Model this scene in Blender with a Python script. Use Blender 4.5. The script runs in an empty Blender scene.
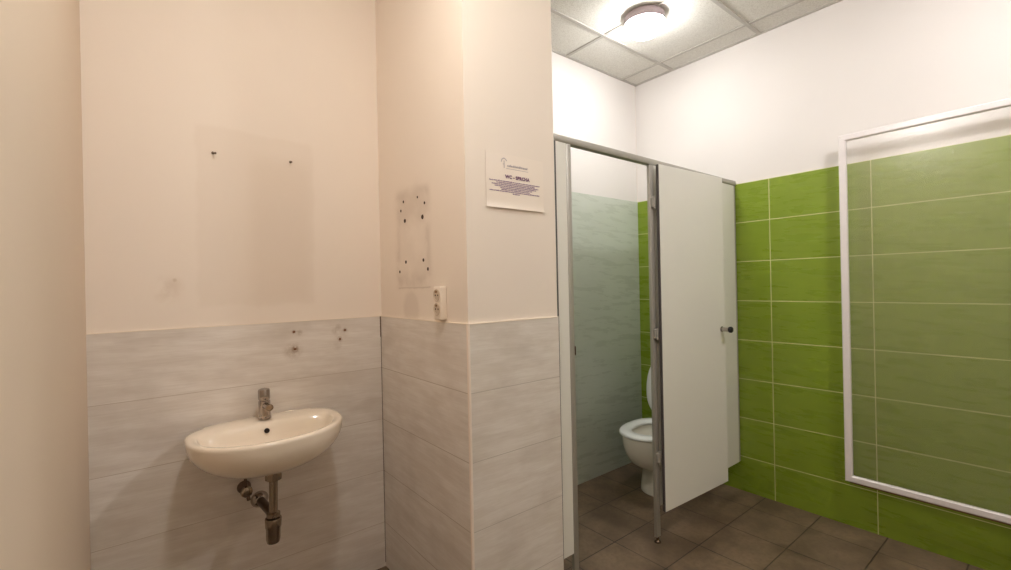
import bpy, bmesh, math, random
from mathutils import Vector, Matrix
random.seed(7)
PI = math.pi
sc = bpy.context.scene
C = sc.collection

# ------------------------------------------------------------------ helpers
def lin(c):
    return tuple((x/12.92 if x <= .04045 else ((x+.055)/1.055)**2.4) for x in [v/255 for v in c]) + (1.0,)

def new_mat(name):
    m = bpy.data.materials.new(name); m.use_nodes = True
    nt = m.node_tree
    return m, nt, nt.nodes['Principled BSDF']

def simple(name, col, rough=.5, metal=0., spec=.5, bump=0., bscale=200., coat=0.):
    m, nt, b = new_mat(name)
    b.inputs['Base Color'].default_value = lin(col)
    b.inputs['Roughness'].default_value = rough
    b.inputs['Metallic'].default_value = metal
    b.inputs['Specular IOR Level'].default_value = spec
    b.inputs['Coat Weight'].default_value = coat
    g = G(nt)
    n = g.noise(g.pos(), bscale, 3)
    if bump:
        g.bump(n, b, bump, .002)
    # faint unevenness of the surface finish
    r = g.mth('ADD', g.mth('MULTIPLY', g.mth('SUBTRACT', n, .5), .12), rough)
    nt.links.new(r, b.inputs['Roughness'])
    return m

class G:
    """small wrapper for writing node maths"""
    def __init__(s, nt): s.nt = nt
    def node(s, t, **k):
        n = s.nt.nodes.new(t)
        for a, v in k.items(): setattr(n, a, v)
        return n
    def put(s, sock, v):
        if isinstance(v, (int, float)): sock.default_value = v
        elif isinstance(v, tuple): sock.default_value = v
        else: s.nt.links.new(v, sock)
    def mth(s, op, a, b=0., c=0.):
        n = s.node('ShaderNodeMath', operation=op)
        s.put(n.inputs[0], a); s.put(n.inputs[1], b)
        if len(n.inputs) > 2: s.put(n.inputs[2], c)
        return n.outputs[0]
    def pos(s):
        return s.node('ShaderNodeNewGeometry').outputs['Position']
    def sep(s, v):
        n = s.node('ShaderNodeSeparateXYZ'); s.put(n.inputs[0], v); return n.outputs
    def comb(s, x, y, z):
        n = s.node('ShaderNodeCombineXYZ')
        for i, v in enumerate((x, y, z)): s.put(n.inputs[i], v)
        return n.outputs[0]
    def noise(s, v, scale, detail=4, rough=.55):
        n = s.node('ShaderNodeTexNoise'); s.put(n.inputs['Vector'], v)
        n.inputs['Scale'].default_value = scale; n.inputs['Detail'].default_value = detail
        n.inputs['Roughness'].default_value = rough
        return n.outputs['Fac']
    def ramp(s, v, lo, hi, a=0., b=1.):
        n = s.node('ShaderNodeMapRange', interpolation_type='SMOOTHSTEP')
        s.put(n.inputs['Value'], v)
        for k, x in (('From Min', lo), ('From Max', hi), ('To Min', a), ('To Max', b)): s.put(n.inputs[k], x)
        return n.outputs['Result']
    def box(s, v, lo, hi, e):
        return s.mth('MULTIPLY', s.ramp(v, lo-e, lo+e), s.ramp(v, hi-e, hi+e, 1., 0.))
    def mix(s, f, a, b):
        n = s.node('ShaderNodeMix', data_type='RGBA')
        s.put(n.inputs['Factor'], f)
        s.put(n.inputs[6], a); s.put(n.inputs[7], b)
        return n.outputs[2]
    def bump(s, h, bsdf, strength, dist):
        n = s.node('ShaderNodeBump'); n.inputs['Strength'].default_value = strength
        n.inputs['Distance'].default_value = dist; s.put(n.inputs['Height'], h)
        s.nt.links.new(n.outputs[0], bsdf.inputs['Normal'])
    def line(s, coord, first, pitch, half, soft=.0006):
        """1 on the joint lines first + k*pitch"""
        t = s.mth('SUBTRACT', coord, first - pitch/2)
        t = s.mth('FLOORED_MODULO', t, pitch)
        t = s.mth('ABSOLUTE', s.mth('SUBTRACT', t, pitch/2))
        return s.ramp(t, half-soft, half+soft, 1., 0.)
    def spot(s, u, v, u0, v0, r, soft):
        du = s.mth('SUBTRACT', u, u0); dv = s.mth('SUBTRACT', v, v0)
        d = s.mth('SQRT', s.mth('ADD', s.mth('MULTIPLY', du, du), s.mth('MULTIPLY', dv, dv)))
        return s.ramp(d, r-soft, r+soft, 1., 0.)

def tile_mat(name, axis, ztop, base, dark, light, grout, joints=None, rough=.3, gl=.0013, streak=1.0, stains=False):
    """wall tile 25 cm high: axis is the horizontal coordinate (0 x, 1 y)"""
    m, nt, b = new_mat(name); g = G(nt)
    P = g.pos(); S = g.sep(P); u, z = S[axis], S[2]
    row = g.mth('FLOOR', g.mth('DIVIDE', g.mth('SUBTRACT', ztop, z), .2537))
    # brushed streaks running along the tile, different in every row
    v1 = g.comb(g.mth('MULTIPLY', u, 2.6), g.mth('MULTIPLY', row, 7.3), g.mth('MULTIPLY', g.mth('ADD', z, g.mth('MULTIPLY', u, .06)), 17.))
    n1 = g.noise(v1, 1.6, 5, .6)
    v2 = g.comb(g.mth('MULTIPLY', u, 6.), g.mth('MULTIPLY', row, 3.1), g.mth('MULTIPLY', z, 120.))
    n2 = g.noise(v2, 1.3, 3, .6)
    n3 = g.noise(g.comb(g.mth('MULTIPLY', u, 2.), 0., g.mth('MULTIPLY', z, 3.5)), 2.2, 3)
    f1 = g.ramp(n1, .3, .7)
    c = g.mix(g.mth('MULTIPLY', f1, .7*streak), lin(base), lin(light))
    c = g.mix(g.mth('MULTIPLY', g.ramp(n2, .4, .8), .22*streak), c, lin(dark))
    c = g.mix(g.mth('MULTIPLY', g.ramp(n3, .4, .8), .4*streak), c, lin(dark))
    if stains:
        yc = u
        nn = g.noise(P, 60., 4, .7)
        for (a, h, r, k) in ((-2.534,1.186,.008,.55),(-2.512,1.181,.012,.3),(-2.531,1.11,.012,.75),(-2.54,1.103,.032,.33),
                             (-2.31,1.177,.009,.55),(-2.334,1.137,.010,.55),(-2.342,1.194,.012,.22),(-2.358,1.176,.012,.22),(-2.346,1.107,.018,.16),(-2.33,1.16,.03,.12)):
            mk = g.mth('MULTIPLY', g.spot(yc, z, a, h, r, r*.6), g.ramp(nn, .3, .55))
            c = g.mix(g.mth('MULTIPLY', mk, k), c, lin((126,88,34)))
    gr = g.line(z, ztop - .2537*4, .2537, gl)
    if joints:
        gr = g.mth('MAXIMUM', gr, g.line(u, joints[0], joints[1], gl))
    c = g.mix(gr, c, lin(grout))
    nt.links.new(c, b.inputs['Base Color'])
    rr = g.mth('ADD', g.mth('ADD', rough, g.mth('MULTIPLY', gr, .5)), g.mth('MULTIPLY', n1, .12))
    nt.links.new(rr, b.inputs['Roughness'])
    h = g.mth('ADD', g.mth('MULTIPLY', gr, -1.), g.mth('MULTIPLY', n2, .12))
    g.bump(h, b, .35, .0012)
    return m

def finish(o):
    o.data.polygons.foreach_set('use_smooth', [False]*len(o.data.polygons))

def obj(name, bm, mat, parent=None, smooth=None):
    """links a bmesh written in world coordinates as one mesh object under its parent"""
    if parent is not None:
        bm.transform(Matrix.Translation(-Vector(parent['_o'])))
    bmesh.ops.recalc_face_normals(bm, faces=bm.faces)
    me = bpy.data.meshes.new(name); bm.to_mesh(me); bm.free()
    o = bpy.data.objects.new(name, me); C.objects.link(o)
    for m in (mat if isinstance(mat, (list, tuple)) else [mat]): me.materials.append(m)
    if smooth:
        me.polygons.foreach_set('use_smooth', [True]*len(me.polygons))
        me.set_sharp_from_angle(angle=math.radians(smooth))
    o['_o'] = tuple(parent['_o']) if parent is not None else (0., 0., 0.)
    if parent is not None: o.parent = parent
    return o

def thing(name, label, cat, loc, group=None):
    o = bpy.data.objects.new(name, None); C.objects.link(o)
    o.location = loc; o['_o'] = tuple(loc); o.empty_display_size = .05
    return tag(o, label, cat, group)

def tag(o, label, cat, group=None):
    o['label'] = label; o['category'] = cat
    if group: o['group'] = group
    return o

def struct(name, bm, mat, parent=None, smooth=None):
    o = obj(name, bm, mat, parent, smooth)
    if parent is None: o['kind'] = 'structure'
    return o

def box(bm, x0, x1, y0, y1, z0, z1, bev=0., seg=2):
    r = bmesh.ops.create_cube(bm, size=1.)
    vs = r['verts']
    bmesh.ops.scale(bm, vec=(x1-x0, y1-y0, z1-z0), verts=vs)
    bmesh.ops.translate(bm, vec=((x0+x1)/2, (y0+y1)/2, (z0+z1)/2), verts=vs)
    if bev:
        es = {e for v in vs for e in v.link_edges}
        bmesh.ops.bevel(bm, geom=list(es), offset=bev, segments=seg, affect='EDGES', profile=.5)
    return bm

def BX(*a, **k): return box(bmesh.new(), *a, **k)

def rings(bm, loops, cap0=True, cap1=True, closed=True):
    """skins a list of equal-length loops of points"""
    R = [[bm.verts.new(p) for p in l] for l in loops]
    n = len(R[0])
    for a, b in zip(R, R[1:]):
        for i in range(n if closed else n-1):
            j = (i+1) % n
            bm.faces.new((a[i], a[j], b[j], b[i]))
    if cap0: bm.faces.new(R[0][::-1])
    if cap1: bm.faces.new(R[-1])
    return R

def basis(d):
    d = Vector(d).normalized()
    up = Vector((0, 0, 1)) if abs(d.z) < .9 else Vector((1, 0, 0))
    a = d.cross(up).normalized(); b = d.cross(a).normalized()
    return a, b

def lathe(bm, prof, origin, axis=(0, 0, 1), n=40):
    """prof: (radius, distance along the axis)"""
    a, b = basis(axis); ax = Vector(axis).normalized(); o = Vector(origin)
    loops = []
    for r, h in prof:
        loops.append([o + ax*h + (a*math.cos(t) + b*math.sin(t))*max(r, 1e-5) for t in [2*PI*i/n for i in range(n)]])
    rings(bm, loops)
    return bm

def tube(bm, pts, rad, n=20):
    pts = [Vector(p) for p in pts]
    loops = []
    d0 = (pts[1]-pts[0]).normalized(); a, b = basis(d0); prev = d0
    for i, p in enumerate(pts):
        d = (pts[min(i+1, len(pts)-1)] - pts[max(i-1, 0)]).normalized()
        q = prev.rotation_difference(d); a = q @ a; b = q @ b; prev = d
        r = rad[i] if isinstance(rad, (list, tuple)) else rad
        loops.append([p + (a*math.cos(t)+b*math.sin(t))*r for t in [2*PI*k/n for k in range(n)]])
    rings(bm, loops)
    return bm

def arc(p0, p1, p2, n=8):
    p0, p1, p2 = map(Vector, (p0, p1, p2))
    return [(1-t)**2*p0 + 2*t*(1-t)*p1 + t*t*p2 for t in [i/n for i in range(n+1)]]

# ------------------------------------------------------------------ dimensions
ZC = 2.915          # ceiling height
XE = 3.60           # wall behind the camera
YL = -3.209         # left wall
PX, PY0, PY1 = .767, -2.132, -1.667     # tiled wall pier
TH = .2537          # tile course
XP = .756           # front plane of the cubicle partition

# ------------------------------------------------------------------ materials
def paint(name, col, sink_marks=False, pier_marks=False):
    m, nt, b = new_mat(name); g = G(nt)
    P = g.pos(); S = g.sep(P); x, y, z = S
    big = g.noise(P, 1.3, 3); mid = g.noise(P, 9., 4)
    c = g.mix(g.mth('MULTIPLY', g.ramp(big, .35, .7), .25), lin(col), lin(tuple(int(v*.955) for v in col)))
    if sink_marks:
        # ghost of a mirror that hung above the basin, and scuffs lower down
        wob = g.mth('MULTIPLY', g.mth('SUBTRACT', g.noise(P, 7., 4), .5), .05)
        yy = g.mth('ADD', y, wob); zz = g.mth('ADD', z, wob)
        front = g.ramp(x, .02, .03, 1., 0.)
        m1 = g.mth('MULTIPLY', g.box(yy, -2.88, -2.44, .012), g.box(zz, 1.31, 2.03, .012))
        m2 = g.mth('MULTIPLY', g.box(yy, -2.69, -2.46, .04), g.box(zz, 1.32, 1.93, .05))
        m3 = g.mth('MULTIPLY', g.spot(yy, zz, -2.975, 1.385, .04, .03), g.ramp(mid, .4, .6))
        m4 = g.spot(y, z, -2.955, 1.418, .006, .004)
        f = g.mth('ADD', g.mth('ADD', g.mth('MULTIPLY', m1, .11), g.mth('MULTIPLY', m2, .13)), g.mth('ADD', g.mth('MULTIPLY', m3, .35), g.mth('MULTIPLY', m4, .4)))
        c = g.mix(g.mth('MULTIPLY', f, front), c, lin(tuple(int(v*k) for v, k in zip(col, (.84, .79, .73)))))
    if pier_marks:
        # dirty outline of a removed towel box, with its lower edge line and a grease spot
        side = g.ramp(y, -2.122, -2.118, 1., 0.)
        wob = g.mth('MULTIPLY', g.mth('SUBTRACT', g.noise(P, 9., 4), .5), .05)
        xx = g.mth('ADD', x, wob); zz = g.mth('ADD', z, wob)
        inb = g.mth('MULTIPLY', g.box(xx, .18, .49, .03), g.box(zz, 1.38, 1.80, .03))
        core = g.mth('MULTIPLY', g.box(xx, .21, .46, .03), g.box(zz, 1.42, 1.78, .04))
        edge = g.mth('SUBTRACT', inb, g.mth('MULTIPLY', core, .75))
        l1 = g.mth('MULTIPLY', g.box(x, .19, .49, .01), g.box(g.mth('ADD', z, g.mth('MULTIPLY', wob, .4)), 1.367, 1.372, .003))
        smear = g.mth('ADD', g.mth('MULTIPLY', g.spot(xx, zz, .25, 1.73, .07, .06), .7), g.mth('MULTIPLY', g.spot(xx, zz, .40, 1.73, .07, .06), .6))
        sp = g.mth('MULTIPLY', g.spot(xx, zz, .31, 1.275, .075, .02), .5)
        f = g.mth('ADD', g.mth('MULTIPLY', edge, g.ramp(mid, .3, .62)), g.mth('ADD', g.mth('MULTIPLY', l1, .9), g.mth('ADD', smear, sp)))
        c = g.mix(g.mth('MULTIPLY', g.mth('MULTIPLY', f, side), .28), c, lin((132, 104, 78)))
    nt.links.new(c, b.inputs['Base Color'])
    b.inputs['Roughness'].default_value = .82
    b.inputs['Specular IOR Level'].default_value = .25
    h = g.mth('ADD', g.noise(P, 260., 4, .6), g.mth('MULTIPLY', mid, .7))
    g.bump(h, b, .22, .0014)
    return m

M = {}
CREAM = (238, 227, 216)
M['cream'] = paint('cream wall paint', CREAM)
M['cream_sink'] = paint('cream wall paint with old marks', CREAM, sink_marks=True)
M['cream_pier'] = paint('cream pier paint with old marks', CREAM, pier_marks=True)
M['white'] = paint('white wall paint', (222, 218, 215))
M['tan'] = paint('tan wall paint', (216, 200, 182))
GREY = dict(base=(219, 211, 203), dark=(188, 177, 166), light=(236, 231, 226), streak=1.15)
M['tile_sink'] = tile_mat('grey streaked tile, basin wall', 1, 1.2327, grout=(190, 177, 164), stains=True, gl=.0010, **GREY)
M['tile_pier_side'] = tile_mat('grey streaked tile, pier side', 0, 1.2327, grout=(176, 162, 148), gl=.0011, **GREY)
M['tile_pier_front'] = tile_mat('grey streaked tile, pier front', 1, 1.2327, grout=(186, 178, 170), gl=.0011, **GREY)
M['tile_cubicle'] = tile_mat('grey green tile, cubicle', 1, 2.0, base=(190, 197, 186), dark=(172, 180, 169), light=(206, 212, 203), grout=(198, 203, 193), gl=.0010, rough=.22, streak=.38)  # green light bounced off the lime wall is put into this tile colour
M['tile_green'] = tile_mat('lime green tile', 0, 2.0, base=(122, 145, 38), dark=(106, 129, 28), light=(134, 155, 48), grout=(206, 206, 150), joints=(.958, .5075), gl=.0021, rough=.22, streak=.55)

def floor_mat():
    m, nt, b = new_mat('brown grey floor tile'); g = G(nt)
    P = g.pos(); S = g.sep(P); x, y = S[0], S[1]
    ix = g.mth('FLOOR', g.mth('DIVIDE', g.mth('SUBTRACT', x, .298), .302))
    iy = g.mth('FLOOR', g.mth('DIVIDE', g.mth('ADD', y, 1.1155), .3045))
    wn = g.node('ShaderNodeTexWhiteNoise', noise_dimensions='2D'); g.put(wn.inputs['Vector'], g.comb(ix, iy, 0.))
    n1 = g.noise(P, 5., 5, .6); n2 = g.noise(P, 45., 4, .6)
    c = g.mix(g.ramp(n1, .3, .7), lin((92, 75, 58)), lin((128, 108, 86)))
    c = g.mix(g.mth('MULTIPLY', g.ramp(n2, .4, .7), .35), c, lin((78, 62, 48)))
    c = g.mix(g.mth('MULTIPLY', wn.outputs['Value'], .28), c, lin((88, 74, 64)))
    gr = g.mth('MAXIMUM', g.line(x, .298, .302, .0028, .001), g.line(y, -1.1155, .3045, .0028, .001))
    c = g.mix(g.mth('MULTIPLY', gr, g.ramp(g.noise(P, 6., 3), .2, .6, .55, 1.)), c, lin((50, 40, 33)))
    nt.links.new(c, b.inputs['Base Color'])
    g.put(b.inputs['Roughness'], g.mth('ADD', .38, g.mth('MULTIPLY', n1, .2)))
    g.bump(g.mth('ADD', g.mth('MULTIPLY', gr, -1.), g.mth('MULTIPLY', n2, .15)), b, .4, .0015)
    return m
M['floor'] = floor_mat()

def ceil_mat():
    m, nt, b = new_mat('mineral fibre ceiling tile'); g = G(nt)
    P = g.pos(); n = g.noise(P, 160., 4, .7); k = g.noise(P, 420., 2)
    c = g.mix(g.ramp(n, .45, .62), lin((226, 224, 218)), lin((208, 205, 198)))
    nt.links.new(c, b.inputs['Base Color']); b.inputs['Roughness'].default_value = .95
    b.inputs['Specular IOR Level'].default_value = .1
    g.bump(g.mth('ADD', n, k), b, .25, .0015)
    return m
M['ceiling'] = ceil_mat()
M['tbar'] = simple('grey enamel ceiling bar', (184, 180, 174), .5)
M['trim'] = simple('ivory plastic tile trim', (240, 226, 214), .4)
M['tiletrim'] = simple('pale tile edge', (236, 224, 208), .45)
M['black'] = simple('dark gap', (34, 24, 18), .9)
M['gap'] = simple('brown joint', (92, 70, 54), .9)
M['ceramic'] = simple('glazed white ceramic', (240, 228, 212), .14, spec=.6, coat=.3)
M['ceramic_wc'] = simple('glazed white sanitary ceramic', (226, 222, 212), .16, spec=.6, coat=.3)
M['seat'] = simple('white seat plastic', (232, 234, 234), .25)
M['chrome'] = simple('worn chrome', (176, 168, 162), .12, 1.)
M['dullchrome'] = simple('tarnished chrome', (158, 144, 128), .25, 1., bump=.05, bscale=60)
M['darkchrome'] = simple('dark tarnished metal', (108, 92, 80), .34, 1., bump=.06, bscale=60)
M['rubber'] = simple('black rubber', (22, 20, 22), .5)
M['alu'] = simple('satin aluminium profile', (170, 166, 158), .42, .35)
M['alu_dark'] = simple('grey edge band', (84, 78, 80), .5, .1)
M['board'] = simple('light grey laminate board', (227, 226, 219), .42, bump=.05, bscale=500)
M['hinge'] = simple('grey hinge metal', (134, 130, 124), .4, .4)
M['frame'] = simple('white lacquered frame', (226, 221, 221), .22)
M['channel_dark'] = simple('dark brown plug', (72, 52, 40), .8)
M['channel'] = simple('brown rusted channel', (116, 78, 50), .7)
M['paper'] = simple('white paper in a plastic sleeve', (238, 226, 214), .35)
M['ink'] = simple('violet ink', (160, 138, 164), .7)
M['ink_dark'] = simple('dark violet ink', (112, 72, 108), .7)
M['ink_grey'] = simple('grey ink', (188, 178, 180), .7)
M['plastic'] = simple('ivory socket plastic', (242, 230, 216), .3)
M['socket_in'] = simple('socket recess plastic', (206, 188, 168), .4)
M['brass'] = simple('dull brass pin', (150, 110, 66), .4, .8)
M['lampbase'] = simple('grey mauve lamp body', (168, 152, 156), .45)

def emit(name, col, s):
    m = bpy.data.materials.new(name); m.use_nodes = True; nt = m.node_tree
    for n in list(nt.nodes): nt.nodes.remove(n)
    e = nt.nodes.new('ShaderNodeEmission'); o = nt.nodes.new('ShaderNodeOutputMaterial')
    e.inputs[0].default_value = (*col, 1); e.inputs[1].default_value = s
    nt.links.new(e.outputs[0], o.inputs[0]); return m

def pane_mat():
    m = bpy.data.materials.new('textured clear plastic pane'); m.use_nodes = True; nt = m.node_tree
    for n in list(nt.nodes): nt.nodes.remove(n)
    g = G(nt); P = g.pos()
    out = g.node('ShaderNodeOutputMaterial')
    h = g.mth('ADD', g.noise(P, 150., 3, .6), g.noise(P, 40., 2))
    bp = g.node('ShaderNodeBump'); bp.inputs['Strength'].default_value = .32; bp.inputs['Distance'].default_value = .002
    g.put(bp.inputs['Height'], h)
    tr = g.node('ShaderNodeBsdfTransparent'); tr.inputs[0].default_value = (.985, .985, .985, 1)
    df = g.node('ShaderNodeBsdfDiffuse'); df.inputs[0].default_value = lin((232, 226, 214))
    gl = g.node('ShaderNodeBsdfGlossy'); gl.inputs['Roughness'].default_value = .14
    gl.inputs['Color'].default_value = (1, 1, 1, 1)
    nt.links.new(bp.outputs[0], gl.inputs['Normal'])
    a = g.node('ShaderNodeMixShader'); a.inputs[0].default_value = .042
    nt.links.new(tr.outputs[0], a.inputs[1]); nt.links.new(df.outputs[0], a.inputs[2])
    lw = g.node('ShaderNodeLayerWeight'); lw.inputs['Blend'].default_value = .5
    fr = g.mth('ADD', .045, g.mth('MULTIPLY', g.mth('POWER', lw.outputs['Facing'], 5.), .9))
    b = g.node('ShaderNodeMixShader')
    nt.links.new(fr, b.inputs[0])
    nt.links.new(a.outputs[0], b.inputs[1]); nt.links.new(gl.outputs[0], b.inputs[2])
    nt.links.new(b.outputs[0], out.inputs[0])
    return m
M['pane'] = pane_mat()

# ------------------------------------------------------------------ room shell
struct('floor', BX(-.15, XE+.15, YL-.15, .15, -.12, 0), M['floor'])

wb = struct('wall_back', BX(-.15, -.008, YL-.15, .15, 0, 3.05), M['cream_sink'])
struct('tile_cladding', BX(-.008, 0, YL, PY0+.008, 0, 1.2307), M['tile_sink'], wb)
struct('tile_edge', BX(-.009, .0008, YL, PY0+.008, 1.2307, 1.2335), M['tiletrim'], wb)
struct('joint_gap', BX(-.0005, .0015, PY0-.005, PY0+.001, 1.13, 1.231), M['gap'], wb)
struct('joint_gap', BX(-.0005, .0012, PY0-.0022, PY0+.001, .02, 1.13), M['gap'], wb)
# cubicle part of the same wall: white paint above bounce-tinted grey tiles
struct('white_paint_coat', BX(-.008, -.004, PY1-.05, .0, 0, 3.0), M['white'], wb)
struct('tile_cladding', BX(-.004, .0, PY1, 0, 0, 2.0), M['tile_cubicle'], wb)

wr = struct('wall_right', BX(-.15, XE+.15, .008, .15, 0, 3.05), M['white'])
struct('tile_cladding', BX(0, XE, 0, .008, 0, 2.0), M['tile_green'], wr)
struct('wall_left', BX(-.15, XE+.15, YL-.15, YL, 0, 3.05), M['tan'])
struct('wall_front', BX(XE, XE+.15, YL-.15, .15, 0, 3.05), M['cream'])

wm = struct('wall_middle', BX(-.008, PX-.008, PY0+.008, PY1, 0, 3.0), M['cream_pier'])
struct('tile_cladding', BX(0, PX-.0005, PY0, PY0+.008, 0, 1.2307), M['tile_pier_side'], wm)
struct('tile_cladding', BX(PX-.008, PX, PY0+.008, PY1, 0, 1.2307), M['tile_pier_front'], wm)
bm = BX(0, PX+.0005, PY0-.0008, PY0+.0085, 1.2307, 1.2337)
box(bm, PX-.0085, PX+.0008, PY0, PY1, 1.2307, 1.2337)
struct('tile_edge', bm, M['tiletrim'], wm)
struct('cubicle_side_coat', BX(0, PX-.010, PY1, PY1+.004, 0, 2.0), M['tile_cubicle'], wm)

# trim along the pier's tiled corner: rounded ivory strip
bm = bmesh.new()
lathe(bm, [(.0065, 0), (.0065, 1.2325)], (PX-.0045, PY0+.0045, 0.002), n=20)
tr = struct('trim_1', bm, M['trim'], smooth=40)

# suspended ceiling: panels lie on the flanges of a T-bar grid
bm = BX(-.15, XE+.15, YL-.15, .15, ZC, ZC+.02)
ce = struct('ceiling', bm, M['ceiling'])
GX, GY, GP = .3237, -.1768, .6
bm = bmesh.new()
k = -1
while GX + k*GP < XE:
    x = GX + k*GP
    if x > .02: box(bm, x-.012, x+.012, YL, 0.008, ZC-.007, ZC, bev=.0015, seg=1)
    k += 1
k = 0
while GY - k*GP > YL:
    y = GY - k*GP
    box(bm, -.008, XE, y-.012, y+.012, ZC-.0064, ZC, bev=.0015, seg=1)
    k += 1
box(bm, -.008, XE, -.012, .008, ZC-.006, ZC)          # wall angles
box(bm, -.008, .014, YL, .008, ZC-.006, ZC)
box(bm, -.008, XE, YL, YL+.02, ZC-.006, ZC)
box(bm, XE-.02, XE, YL, .008, ZC-.006, ZC)
box(bm, 0, PX+.012, PY0-.012, PY0+.01, ZC-.0058, ZC)
box(bm, PX-.01, PX+.012, PY0, PY1, ZC-.0058, ZC)
struct('ceiling_grid', bm, M['tbar'], ce)

# ------------------------------------------------------------------ ceiling lights
def ceiling_light(x, y, label, col, s):
    t = thing('ceiling_light', label, 'ceiling light', (x, y, ZC), 'round ceiling lights')
    z = ZC-.007
    bm = lathe(bmesh.new(), [(.02, 0), (.111, 0), (.114, -.004), (.114, -.040), (.112, -.044), (.107, -.045), (.107, -.036), (.02, -.034)], (x, y, z), n=64)
    obj('lamp_base', bm, M['lampbase'], t, 30)
    prof = [(.03, -.034), (.1065, -.036)] + [(.111*math.cos(a)**.7, -.0445-.066*math.sin(a)) for a in [i*PI/2/12 for i in range(12)]] + [(.001, -.1105)]
    bm = lathe(bmesh.new(), prof, (x, y, z), n=64)
    obj('diffuser', bm, emit('lit opal diffuser %d' % round(x*100), col, s), t, 60)
    return t
ceiling_light(.602, -.752, 'round lit opal lamp with grey rim on the ceiling over the toilet cubicle', (1., .98, .96), 16.)
ceiling_light(1.27, -2.65, 'round lit opal lamp on the ceiling in front of the washbasin, outside the picture', (1., .955, .885), 21.)
ceiling_light(2.25, -.90, 'round lit opal lamp on the ceiling in front of the clear screen, outside the picture', (1., .965, .955), 29.)

# ------------------------------------------------------------------ washbasin
BY = -2.676
wbn = thing('washbasin', 'white half-oval ceramic washbasin with chrome tap, hung on the grey tiled wall', 'washbasin', (0, BY, .84))
N = 72
def oval(sx_f, sx_b, sy, cx, z, pb=2.8, pf=2.15):
    """half-oval outline: rounded front, squarer back"""
    L = []
    for i in range(N):
        t = 2*PI*i/N
        c, s = math.cos(t), math.sin(t)
        p = pf if c > 0 else pb
        x = (abs(c)**(2/p))*(1 if c > 0 else -1)
        y = (abs(s)**(2/p))*(1 if s > 0 else -1)
        L.append(Vector((cx + x*(sx_f if c > 0 else sx_b), BY + y*sy, z)))
    return L
wbn.rotation_euler.x = .012
loops = []
Z0 = .846
# underside, from the waste hole outward and up
for a in [i/12 for i in range(13)]:
    ang = a*PI/2
    s = math.sin(ang)**.9; h = (1-math.cos(ang))
    z = Z0-.170 + .153*h
    s = max(s, .14)
    loops.append(oval(.236*s, .1795*(.45+.55*s), .2695*s, .18, z, pb=2.2+.8*a))
loops.append(oval(.237, .1795, .270, .18, Z0-.010, pb=3.))
loops.append(oval(.2355, .179, .2688, .18, Z0-.004, pb=3.))
loops.append(oval(.231, .1775, .265, .18, Z0-.0005, pb=3.))
# rim, back deck, then the bowl
loops.append(oval(.222, .168, .256, .18, Z0))
loops.append(oval(.205, .075, .240, .185, Z0-.002, pb=4.2))
loops.append(oval(.197, .066, .232, .187, Z0-.009, pb=4.2))
for a in [i/9 for i in range(1, 10)]:
    ang = a*PI/2
    s = math.cos(ang)**.6; h = math.sin(ang)
    loops.append(oval(max(.190*s, .02), max(.062*s, .02), max(.222*s, .02), .19+.02*a, Z0-.014-.105*h, pb=4.2-1.8*a))
bm = bmesh.new(); rings(bm, loops)
basin = obj('basin', bm, M['ceramic'], wbn, 50)
# overflow hole in the back of the bowl: steel ring round a dark opening
ov = Vector((.134, BY+.001, .814)); od = Vector((.80, 0, .42))
bm = lathe(bmesh.new(), [(.0100, 0), (.0100, .0015), (.007, .002)], ov, od, 24)
obj('overflow_hole', bm, M['black'], wbn, 40)

fx, fy = .070, BY+.007
bm = lathe(bmesh.new(), [(.020, 0), (.0245, .001), (.0245, .008), (.0215, .012), (.0222, .073), (.019, .076), (.019, .081)], (fx, fy, Z0+.001), n=36)
fau = obj('faucet', bm, M['chrome'], wbn, 35)
bm = lathe(bmesh.new(), [(.010, 0), (.0212, .001), (.0222, .004), (.0222, .036), (.020, .042), (.012, .045)], (fx, fy, Z0+.080), n=36)
obj('push_cap', bm, M['chrome'], fau, 35)
bm = tube(bmesh.new(), [(fx+.012, fy, Z0+.058), (fx+.034, fy+.004, Z0+.058), (fx+.052, fy+.007, Z0+.056)], [.0135, .012, .012], 24)
obj('spout', bm, M['chrome'], fau, 35)
bm = lathe(bmesh.new(), [(.0125, 0), (.0145, .002), (.0145, .009), (.0115, .010), (.0105, .007), (.002, .007)], (fx+.050, fy+.007, Z0+.0562), (.96, .09, -.2), n=28)
obj('aerator', bm, M['dullchrome'], fau, 35)

# bottle trap under the basin
tx, ty = .185, BY+.016
bm = bmesh.new()
lathe(bm, [(.005, 0), (.030, 0), (.031, -.004), (.031, -.010), (.027, -.013), (.027, -.040), (.020, -.046), (.0155, -.047), (.0155, -.166),
           (.020, -.168), (.0245, -.171), (.0245, -.184), (.020, -.188), (.005, -.188)], (tx, ty, .677), n=40)
trap = obj('bottle_trap', bm, M['dullchrome'], wbn, 35)
bm = lathe(bmesh.new(), [(.005, 0), (.0285, 0), (.030, -.004), (.0285, -.034), (.026, -.038), (.0255, -.080), (.022, -.094), (.010, -.100), (.002, -.100)], (tx, ty, .487), n=40)
trap.rotation_euler.x = -.035
obj('trap_cup', bm, M['dullchrome'], trap, 35)
# slip nut facets below the basin
bm = lathe(bmesh.new(), [(.024, 0), (.030, -.002), (.030, -.036), (.024, -.039)], (tx, ty, .672), n=10)
obj('slip_nut', bm, M['dullchrome'], trap)
oy = ty-.014
bm = tube(bmesh.new(), [(tx-.004, ty, .499)] + arc((tx-.02, ty-.002, .499), (.09, oy+.004, .500), (.0, oy, .498), 8), .017, 24)
obj('outlet_pipe', bm, M['darkchrome'], trap, 40)
bm = lathe(bmesh.new(), [(.016, .024), (.020, .022), (.030, .010), (.034, .001), (.034, 0), (.015, 0)], (.0, oy, .498), (1, 0, 0), 36)
obj('wall_rosette', bm, M['chrome'], trap, 40)

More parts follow.
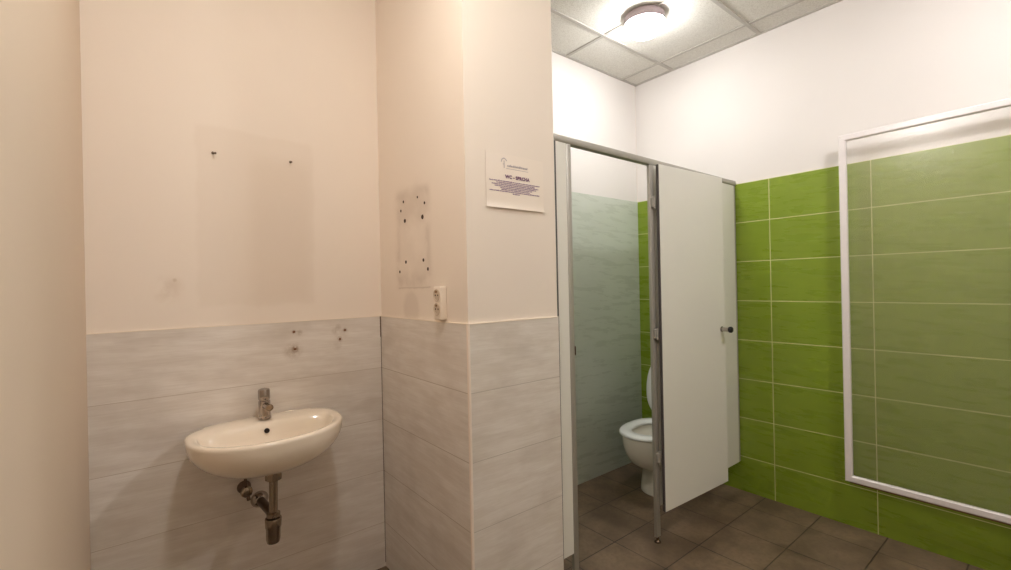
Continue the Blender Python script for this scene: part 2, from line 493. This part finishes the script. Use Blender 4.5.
# angle valve on the wall left of the trap
av = thing('angle_valve', 'small tarnished metal angle valve on the grey tiles left of the basin trap', 'valve', (0, -2.738, .56))
ay = -2.738
bm = lathe(bmesh.new(), [(.006, 0), (.026, 0), (.024, .006), (.012, .012), (.0105, .014), (.0105, .045), (.006, .046)], (0, ay, .565), (1, 0, 0), 28)
obj('valve_body', bm, M['darkchrome'], av, 40)
bm = lathe(bmesh.new(), [(.005, 0), (.012, .001), (.021, .004), (.023, .010), (.021, .020), (.012, .024), (.002, .024)], (.046, ay, .565), (1, 0, -.05), 10)
obj('valve_handle', bm, M['dullchrome'], av, 30)
bm = tube(bmesh.new(), [(.034, ay, .57), (.034, ay, .60), (.034, ay, .622)], [.010, .006, .005], 14)
obj('supply_tube', bm, M['darkchrome'], av, 50)
bm = tube(bmesh.new(), [(.036, ay, .56), (.040, ay+.008, .535), (.042, ay+.010, .522)], [.008, .007, .007], 14)
obj('drain_nipple', bm, M['darkchrome'], av, 50)

# ------------------------------------------------------------------ marks, screws and holes
def screw(y, z, label, tilt):
    t = thing('wall_screw', label, 'screw', (-.008, y, z), 'screws left in the wall above the basin')
    bm = lathe(bmesh.new(), [(.003, 0), (.0055, .0002), (.0056, .0012), (.004, .002), (.002, .0022)], (-.008, y, z), (1, 0, 0), 18)
    obj('wall_plug', bm, M['darkchrome'], t, 40)
    d = Vector((1, tilt, -.25)).normalized(); p = Vector((-.004, y, z))
    bm = lathe(bmesh.new(), [(.0020, 0), (.0020, .015), (.0042, .0165), (.0042, .019), (.001, .020)], p, d, 14)
    obj('screw_shank', bm, M['darkchrome'], t, 40)
screw(-2.822, 1.927, 'left one of the two screws standing out of the cream wall above the basin', .35)
screw(-2.532, 1.934, 'right one of the two screws standing out of the cream wall above the basin', -.1)
hp = [(.257,1.757,.0075,'second from the left in the top row'),(.230,1.720,.0075,'leftmost, at the upper left edge'),(.268,1.670,.011,'large lower left one of the upper group'),
      (.390,1.757,.006,'topmost, right of centre'),(.451,1.723,.0075,'rightmost of the upper group'),(.431,1.667,.012,'largest, lower right one of the upper group'),
      (.270,1.485,.009,'upper left one of the lower group'),(.207,1.443,.008,'lowest, at the left'),(.432,1.485,.009,'upper right one of the lower group'),(.469,1.446,.009,'lowest, at the right')]
for x, z, r, w in hp:
    bm = lathe(bmesh.new(), [(r*.4, 0), (r*.85, .0004), (r*.8, .0012), (r*.55, .0013), (r*.5, .0003), (.001, .0003)], (x, PY0+.008, z), (0, -1, 0), 18)
    o = obj('wall_plug', bm, M['channel_dark'], None, 40)
    tag(o, 'dark plugged hole beside the socket, ' + w, 'wall plug', 'plugged holes in the pier side')
for y, z, w in ((-2.534,1.186,'upper left one'),(-2.531,1.110,'lower left one inside a rusty ring'),(-2.310,1.177,'upper right one'),(-2.334,1.137,'lower right one')):
    bm = lathe(bmesh.new(), [(.003, 0), (.0055, .0003), (.0052, .0012), (.003, .0013), (.0008, .0005)], (0, y, z), (1, 0, 0), 16)
    o = obj('wall_plug', bm, M['channel'], None, 40)
    tag(o, 'small rusty plugged hole in the top tile, ' + w, 'wall plug', 'plugged holes in the basin tiles')

# ------------------------------------------------------------------ double socket
SY = PY0+.008
t = thing('wall_socket', 'ivory double power socket mounted upright on the pier side above the tiles', 'socket', (.60, SY, 1.24))
s0, s1, sz0, sz1, sd = .560, .615, 1.243, 1.372, .030
obj('socket_box', BX(s0, s1, SY-sd, SY, sz0, sz1, bev=.005, seg=3), M['plastic'], t, 40)
for q, zc in enumerate((1.338, 1.284)):
    cx = .5875
    bm = lathe(bmesh.new(), [(.0235, 0), (.0245, .0015), (.0225, .003), (.0205, .0025), (.0195, .0006), (.001, .0006)], (cx, SY-sd, zc), (0, -1, 0), 32)
    so = obj('socket_outlet', bm, M['socket_in'], t, 30)
    for dx in (-.0095, .0095):
        bm = lathe(bmesh.new(), [(.0034, .0), (.0034, .0012), (.001, .0012)], (cx+dx, SY-sd-.0002, zc), (0, -1, 0), 14)
        obj('contact_hole', bm, M['black'], so)
    bm = lathe(bmesh.new(), [(.0028, 0), (.0028, .006), (.001, .007)], (cx, SY-sd-.0003, zc+.013), (0, -1, 0), 12)
    obj('earth_pin', bm, M['brass'], so)

# ------------------------------------------------------------------ notice on the pier
NX = PX-.008
nt_ = thing('notice', 'white paper notice headed WC - SPRCHA with violet lines, on the pier front', 'notice', (NX, -1.883, 1.67))
def pape(y, z):      # the sheet bulges slightly and lifts at its lower edge
    return NX + .0025 + .0020*math.sin((y+2.035)/.30*PI) + .004*max(0, (1.70-z)/.03)**2*(1 if z < 1.70 else 0)
bm = bmesh.new(); ny, nz = 16, 14
y0, y1, z0, z1 = -2.032, -1.735, 1.672, 1.883
for off in (0, .0006):
    pass
grid = [[None]*(nz+1) for _ in range(ny+1)]; gb = [[None]*(nz+1) for _ in range(ny+1)]
for i in range(ny+1):
    for j in range(nz+1):
        y = y0+(y1-y0)*i/ny; z = z0+(z1-z0)*j/nz
        x = pape(y, z)
        grid[i][j] = bm.verts.new((x, y, z)); gb[i][j] = bm.verts.new((x-.0007, y, z))
for i in range(ny):
    for j in range(nz):
        bm.faces.new((grid[i][j], grid[i+1][j], grid[i+1][j+1], grid[i][j+1]))
        bm.faces.new((gb[i][j], gb[i][j+1], gb[i+1][j+1], gb[i+1][j]))
for i in range(ny):
    for j in (0, nz): bm.faces.new((grid[i][j], gb[i][j], gb[i+1][j], grid[i+1][j]))
for j in range(nz):
    for i in (0, ny): bm.faces.new((grid[i][j], gb[i][j], gb[i][j+1], grid[i][j+1]))
obj('paper_sheet', bm, M['paper'], nt_, 40)

def quad(bm, ya, yb, za, zb):
    v = [bm.verts.new((pape(y, z)+.0009, y, z)) for y, z in ((ya, za), (yb, za), (yb, zb), (ya, zb))]
    w = [bm.verts.new((pape(y, z)+.0002, y, z)) for y, z in ((ya, za), (yb, za), (yb, zb), (ya, zb))]
    bm.faces.new(v); bm.faces.new(w[::-1])
    for i in range(4): bm.faces.new((v[i], v[(i+1) % 4], w[(i+1) % 4], w[i]))
def fine_print(bm, ya, yb, z, h):
    """a line of unreadably small print: strokes gathered into words"""
    y = ya
    while y < yb-.002:
        n = random.randint(3, 9)
        for _ in range(n):
            if y > yb-.002: break
            w = random.uniform(.0013, .0020); hh = h*random.choice((.7, .7, .75, 1.))
            quad(bm, y, y+w, z, z+hh); y += w+.0004
        y += .0016
bm = bmesh.new()
Lw = [(-2.016,-1.757,1.7745),(-1.984,-1.786,1.7680),(-2.006,-1.764,1.7615),(-1.992,-1.776,1.7550),(-1.964,-1.800,1.7485),(-1.960,-1.812,1.7420),(-2.016,-1.757,1.7355),(-1.903,-1.868,1.7285)]
for a, b_, z in Lw: fine_print(bm, a, b_, z, .0046)
obj('printed_lines', bm, M['ink'], nt_)
bm = bmesh.new()
fine_print(bm, -1.928, -1.822, 1.836, .009); quad(bm, -1.934, -1.820, 1.8275, 1.8293)
for k in range(7):      # little tree-like mark
    a = PI*.15 + k*PI*.14
    cy, cz = -1.944+.013*math.cos(a), 1.853+.013*math.sin(a)
    quad(bm, cy-.0022, cy+.0022, cz-.0022, cz+.0022)
quad(bm, -1.9455, -1.9425, 1.829, 1.857); quad(bm, -1.950, -1.9455, 1.842, 1.845)
obj('logo', bm, M['ink_grey'], nt_)
cu = bpy.data.curves.new('t', 'FONT'); cu.body = 'WC - SPRCHA'; cu.size = .0185; cu.extrude = .0003; cu.offset = .0009; cu.space_character = 1.08
cu.align_x = 'CENTER'; cu.resolution_u = 3
to = bpy.data.objects.new('t', cu); C.objects.link(to)
dg = bpy.context.evaluated_depsgraph_get()
me = bpy.data.meshes.new_from_object(to.evaluated_get(dg)); bpy.data.objects.remove(to)
bm = bmesh.new(); bm.from_mesh(me)
# text x -> world y, text y -> world z
bm.transform(Matrix(((0, 0, 1, 0), (1, 0, 0, 0), (0, 1, 0, 0), (0, 0, 0, 1))))
ys = [v.co.y for v in bm.verts]; w = max(ys)-min(ys); k = .128/w
bm.transform(Matrix.Translation((0, -1.877, 1.790)) @ Matrix.Diagonal((1, k, 1, 1)))
for v in bm.verts: v.co.x = pape(v.co.y, v.co.z) + .0006 + v.co.x
obj('heading', bm, M['ink_dark'], nt_)

# ------------------------------------------------------------------ toilet
TX = .410
wc = thing('toilet', 'white ceramic floor-standing toilet with its lid up, inside the cubicle', 'toilet', (TX, -.35, 0))
def ring(hw, f0, f1, z, p=2.2, pb=2.6, n=56, xc=TX):
    """oval ring: f0 back, f1 front (distance from the green wall)"""
    fc = f0 + (f1-f0)*.42; L = []
    for i in range(n):
        t = 2*PI*i/n; c, s = math.cos(t), math.sin(t); q = p if c > 0 else pb
        f = fc + (abs(c)**(2/q))*((f1-fc) if c > 0 else -(fc-f0))
        x = xc + (abs(s)**(2/q))*(1 if s > 0 else -1)*hw
        L.append(Vector((x, -f, z)))
    return L
prof = [(.147,.14,.515,0),(.150,.135,.520,.006),(.147,.14,.515,.03),(.138,.14,.510,.10),(.134,.14,.508,.145),(.135,.15,.53,.166),
        (.142,.15,.59,.194),(.152,.13,.64,.228),(.169,.11,.672,.275),(.181,.09,.694,.33),(.186,.08,.703,.385),(.186,.08,.703,.398),(.181,.085,.697,.402)]
loops = [ring(*q) for q in prof]
loops += [ring(.150,.27,.665,.402), ring(.128,.30,.645,.396), ring(.122,.31,.635,.375), ring(.105,.33,.60,.33), ring(.075,.36,.52,.27), ring(.05,.38,.47,.23)]
bm = bmesh.new(); rings(bm, loops)
obj('bowl', bm, M['ceramic_wc'], wc, 50)
# seat ring
A = [(.183,.235,.702,.404),(.190,.230,.709,.408),(.190,.230,.709,.418),(.184,.236,.703,.424),(.150,.275,.665,.426),(.122,.315,.630,.423),(.116,.322,.624,.415),(.118,.320,.626,.405)]
bm = bmesh.new(); L = [ring(*q) for q in A]; L.append(L[0])
rings(bm, L, False, False); bmesh.ops.remove_doubles(bm, verts=bm.verts, dist=1e-6)
obj('seat', bm, M['seat'], wc, 50)
# lid standing open against the cistern
def lid_ring(k, off):
    L = ring(.194*k, .235+.23*(1-k), .690-.23*(1-k), 0)
    out = []
    th = math.radians(93)          # opened a little past upright
    hy, hz = -.245, .425
    for v in L:
        d = -v.y - .235            # distance from the hinge
        out.append(Vector((v.x, hy - d*math.cos(th) - off*math.sin(th), hz + d*math.sin(th) - off*math.cos(th))))
    return out
bm = bmesh.new(); rings(bm, [lid_ring(.90, .000), lid_ring(.985, .001), lid_ring(1., .005), lid_ring(1., .012), lid_ring(.98, .017), lid_ring(.80, .019)])
obj('lid', bm, M['seat'], wc, 50)
for dx in (-.075, .075):
    bm = lathe(bmesh.new(), [(.004, 0), (.012, .0), (.012, .034), (.004, .034)], (TX+dx-.017, -.240, .424), (1, 0, 0), 20)
    obj('lid_hinge', bm, M['seat'], wc, 40)
def rbox(x0, x1, f0, f1, zs, r):
    L = []
    for z, ins in zs:
        P = []
        for (cx, cf, a0) in ((x1-ins-r, f1-ins-r, 0), (x0+ins+r, f1-ins-r, PI/2), (x0+ins+r, f0+r*.3, PI), (x1-ins-r, f0+r*.3, 3*PI/2)):
            rr = r if cf > (f0+f1)/2 else r*.3
            for i in range(7):
                a = a0 + i*PI/12
                P.append(Vector((cx + (r if rr == r else r)*math.cos(a), -(cf + rr*math.sin(a)), z)))
        L.append(P)
    b = bmesh.new(); rings(b, L); return b
cis = obj('cistern', rbox(TX-.175, TX+.175, .006, .165, [(.398, .02), (.41, .012), (.50, .004), (.735, 0)], .03), M['ceramic_wc'], wc, 40)
obj('cistern_cover', rbox(TX-.182, TX+.182, .004, .172, [(.735, .004), (.740, 0), (.756, 0), (.764, .006)], .03), M['ceramic_wc'], cis, 40)
bm = lathe(bmesh.new(), [(.006, 0), (.022, 0), (.022, .005), (.018, .008), (.002, .008)], (TX, -.085, .764), n=30)
obj('flush_button', bm, M['chrome'], cis, 40)

# ------------------------------------------------------------------ cubicle partition and door
cp = thing('toilet_partition', 'light grey board partition with aluminium rail enclosing the toilet cubicle', 'partition', (XP-.02, -.94, 0))
ZR = 2.0215
# panels
obj('panel', BX(XP-.018, XP-.002, PY1+.006, -1.587, .187, 1.992, bev=.001, seg=1), M['board'], cp)
obj('panel', BX(XP-.018, XP-.004, -.926, -.018, .187, 1.992, bev=.001, seg=1), M['board'], cp)
# aluminium profiles
bm = bmesh.new()
def extr_y(bm, prof, ya, yb):
    rings(bm, [[Vector((x, y, z)) for x, z in prof] for y in (ya, yb)])
rp = [(XP-.030, ZR-.031), (XP-.001, ZR-.031), (XP, ZR-.030), (XP+.0005, ZR-.003), (XP-.002, ZR), (XP-.022, ZR), (XP-.028, ZR-.004), (XP-.030, ZR-.012)]
extr_y(bm, rp, PY1+.002, -.0)
obj('top_rail', bm, M['alu'], cp, 50)
def post(ya, yb, foot=True):
    bm = BX(XP-.019, XP-.001, ya, yb, .03, ZR-.030, bev=.003, seg=2)
    p = obj('post', bm, M['alu'], cp, 40)
    ym = (ya+yb)/2
    if foot:
        bm = lathe(bmesh.new(), [(.004, 0), (.017, 0), (.017, .005), (.013, .010), (.007, .013), (.007, .045), (.003, .045)], (XP-.0105, ym, 0.0), n=28)
        obj('foot', bm, M['darkchrome'], p, 40)
    return p
p1 = post(-1.587, -1.556); p2 = post(-.962, -.926)
obj('door_latch', BX(XP-.020, XP+.003, -1.557, -1.553, 1.055, 1.095, bev=.0015, seg=1), M['darkchrome'], p1)
# wall channels at both ends
obj('wall_profile', BX(XP-.030, XP-.0, PY1+.0045, PY1+.016, .187, ZR-.03, bev=.002, seg=1), M['alu_dark'], cp)
obj('wall_profile', BX(XP-.026, XP-.004, -.018, -.0, .187, ZR-.031, bev=.002, seg=1), M['alu'], cp)

# door: hinged on the middle post, swung right round in front of the fixed panel
H = Vector((.7715, -.930, 0)); E = Vector((.803, -.312, 0))
du = (E-H).normalized(); dn = Vector((-du.y, du.x, 0)) * -1
if dn.x < 0: dn = -dn
W = (E-H).length
def door_box(u0, u1, n0, n1, z0_, z1_, bev=.001, seg=1):
    bm = BX(u0, u1, n0, n1, z0_, z1_, bev=bev, seg=seg)
    Mx = Matrix(((du.x, dn.x, 0, H.x), (du.y, dn.y, 0, H.y), (0, 0, 1, 0), (0, 0, 0, 1)))
    bm.transform(Mx); return bm
door = obj('door', door_box(0.002, W, 0, .017, .167, 1.989), M['board'], cp)
obj('edge_band', door_box(-.0012, .002, .0004, .0166, .168, 1.988, bev=.0005), M['alu_dark'], door)
for z in (1.79, 1.10, .45):
    bm = BX(XP-.001, XP+.012, -.957, -.928, z-.026, z+.026, bev=.003, seg=1)
    lathe(bm, [(.002, 0), (.0060, 0), (.0060, .062), (.002, .062)], (XP+.009, -.938, z-.031), n=16)
    obj('door_hinge', bm, M['alu'], door, 35)
# knob: steel neck with a black rubber end
kp = H + du*(W-.040) + dn*.017; kp.z = 1.083
bm = lathe(bmesh.new(), [(.006, 0), (.017, 0), (.017, .004), (.0135, .006), (.0125, .030), (.0135, .046), (.010, .047)], kp, dn, 28)
kn = obj('door_knob', bm, M['chrome'], door, 35)
bm = lathe(bmesh.new(), [(.008, 0), (.0165, .001), (.0180, .005), (.0180, .014), (.015, .018), (.003, .019)], kp + dn*.046, dn, 28)
obj('rubber_stop', bm, M['rubber'], kn, 35)

# ------------------------------------------------------------------ clear screen in front of the green wall
FX0, FX1, FZ0, FZ1, FY, FD = 1.344, 2.46, .272, 2.144, -.072, .022
fs = thing('shower_screen', 'clear textured screen in a white frame standing off the green tiled wall', 'screen', (FX0, FY, FZ0))
fw = .034
def mitred(bm, x0, x1, z0_, z1_, w, ya, yb, bev):
    """four mitred bars round an opening"""
    o = [(x0, z0_), (x1, z0_), (x1, z1_), (x0, z1_)]; i = [(x0+w, z0_+w), (x1-w, z0_+w), (x1-w, z1_-w), (x0+w, z1_-w)]
    def sec(k):
        (ox, oz), (ix, iz) = o[k % 4], i[k % 4]
        def L(t): return ox+(ix-ox)*t, oz+(iz-oz)*t
        pts = [(0, yb), (0, ya+bev), (bev/w*1., ya), (1-bev/w, ya), (1, ya+bev), (1, yb)]
        return [Vector((L(t)[0], y, L(t)[1])) for t, y in pts]
    R = [[bm.verts.new(p) for p in sec(k)] for k in range(4)]
    n = 6
    for k in range(4):
        a, b = R[k], R[(k+1) % 4]
        for j in range(n):
            bm.faces.new((a[j], a[(j+1) % n], b[(j+1) % n], b[j]))
bm = bmesh.new(); mitred(bm, FX0, FX1, FZ0, FZ1, fw, FY-FD/2, FY+FD/2, .005)
obj('frame', bm, M['frame'], fs, 25)
obj('pane', BX(FX0+fw-.006, FX1-fw+.006, FY-.002, FY+.002, FZ0+fw-.006, FZ1-fw+.006), M['pane'], fs)
bm = BX(FX0+.02, FX1-.01, FY+.001, FY+.016, FZ0-.009, FZ0-.0005)
obj('lower_channel', bm, M['channel'], fs)
for x, z in ((FX1-.04, FZ0+.2), (FX1-.04, FZ1-.2)):
    bm = BX(x-.015, x+.015, FY+FD/2-.001, 0.0, z-.02, z+.02, bev=.002, seg=1)
    obj('wall_bracket', bm, M['frame'], fs)

# ------------------------------------------------------------------ camera, world, colour
cam = bpy.data.cameras.new('camera'); co = bpy.data.objects.new('camera', cam); C.objects.link(co)
cam.sensor_width = 36; cam.lens = 459.6/1011*36; cam.clip_start = .02
yaw, pitch, roll = .6736, .0002, -.0208
F = Vector((-math.cos(yaw)*math.cos(pitch), math.sin(yaw)*math.cos(pitch), math.sin(pitch)))
R0 = Vector((math.sin(yaw), math.cos(yaw), 0)); U0 = R0.cross(F)
# image = Rot(roll) * camera axes
Rr = R0*math.cos(roll) + U0*math.sin(roll)
Ur = -R0*math.sin(roll) + U0*math.cos(roll)
mt = Matrix((Rr, Ur, -F)).transposed().to_4x4(); mt.translation = Vector((2.159, -3.0635, 1.3724))
co.matrix_world = mt
sc.camera = co

w = bpy.data.worlds.new('world'); sc.world = w; w.use_nodes = True
w.node_tree.nodes['Background'].inputs[0].default_value = (.02, .02, .02, 1)
sc.view_settings.view_transform = 'Standard'; sc.view_settings.look = 'None'
sc.view_settings.gamma = 1; sc.view_settings.use_curve_mapping = False
sc.view_settings.exposure = 2.33
sc.cycles.use_denoising = True
sc.cycles.max_bounces = 12; sc.cycles.diffuse_bounces = 8; sc.cycles.transparent_max_bounces = 12

for o in bpy.data.objects:
    if '_o' in o: del o['_o']
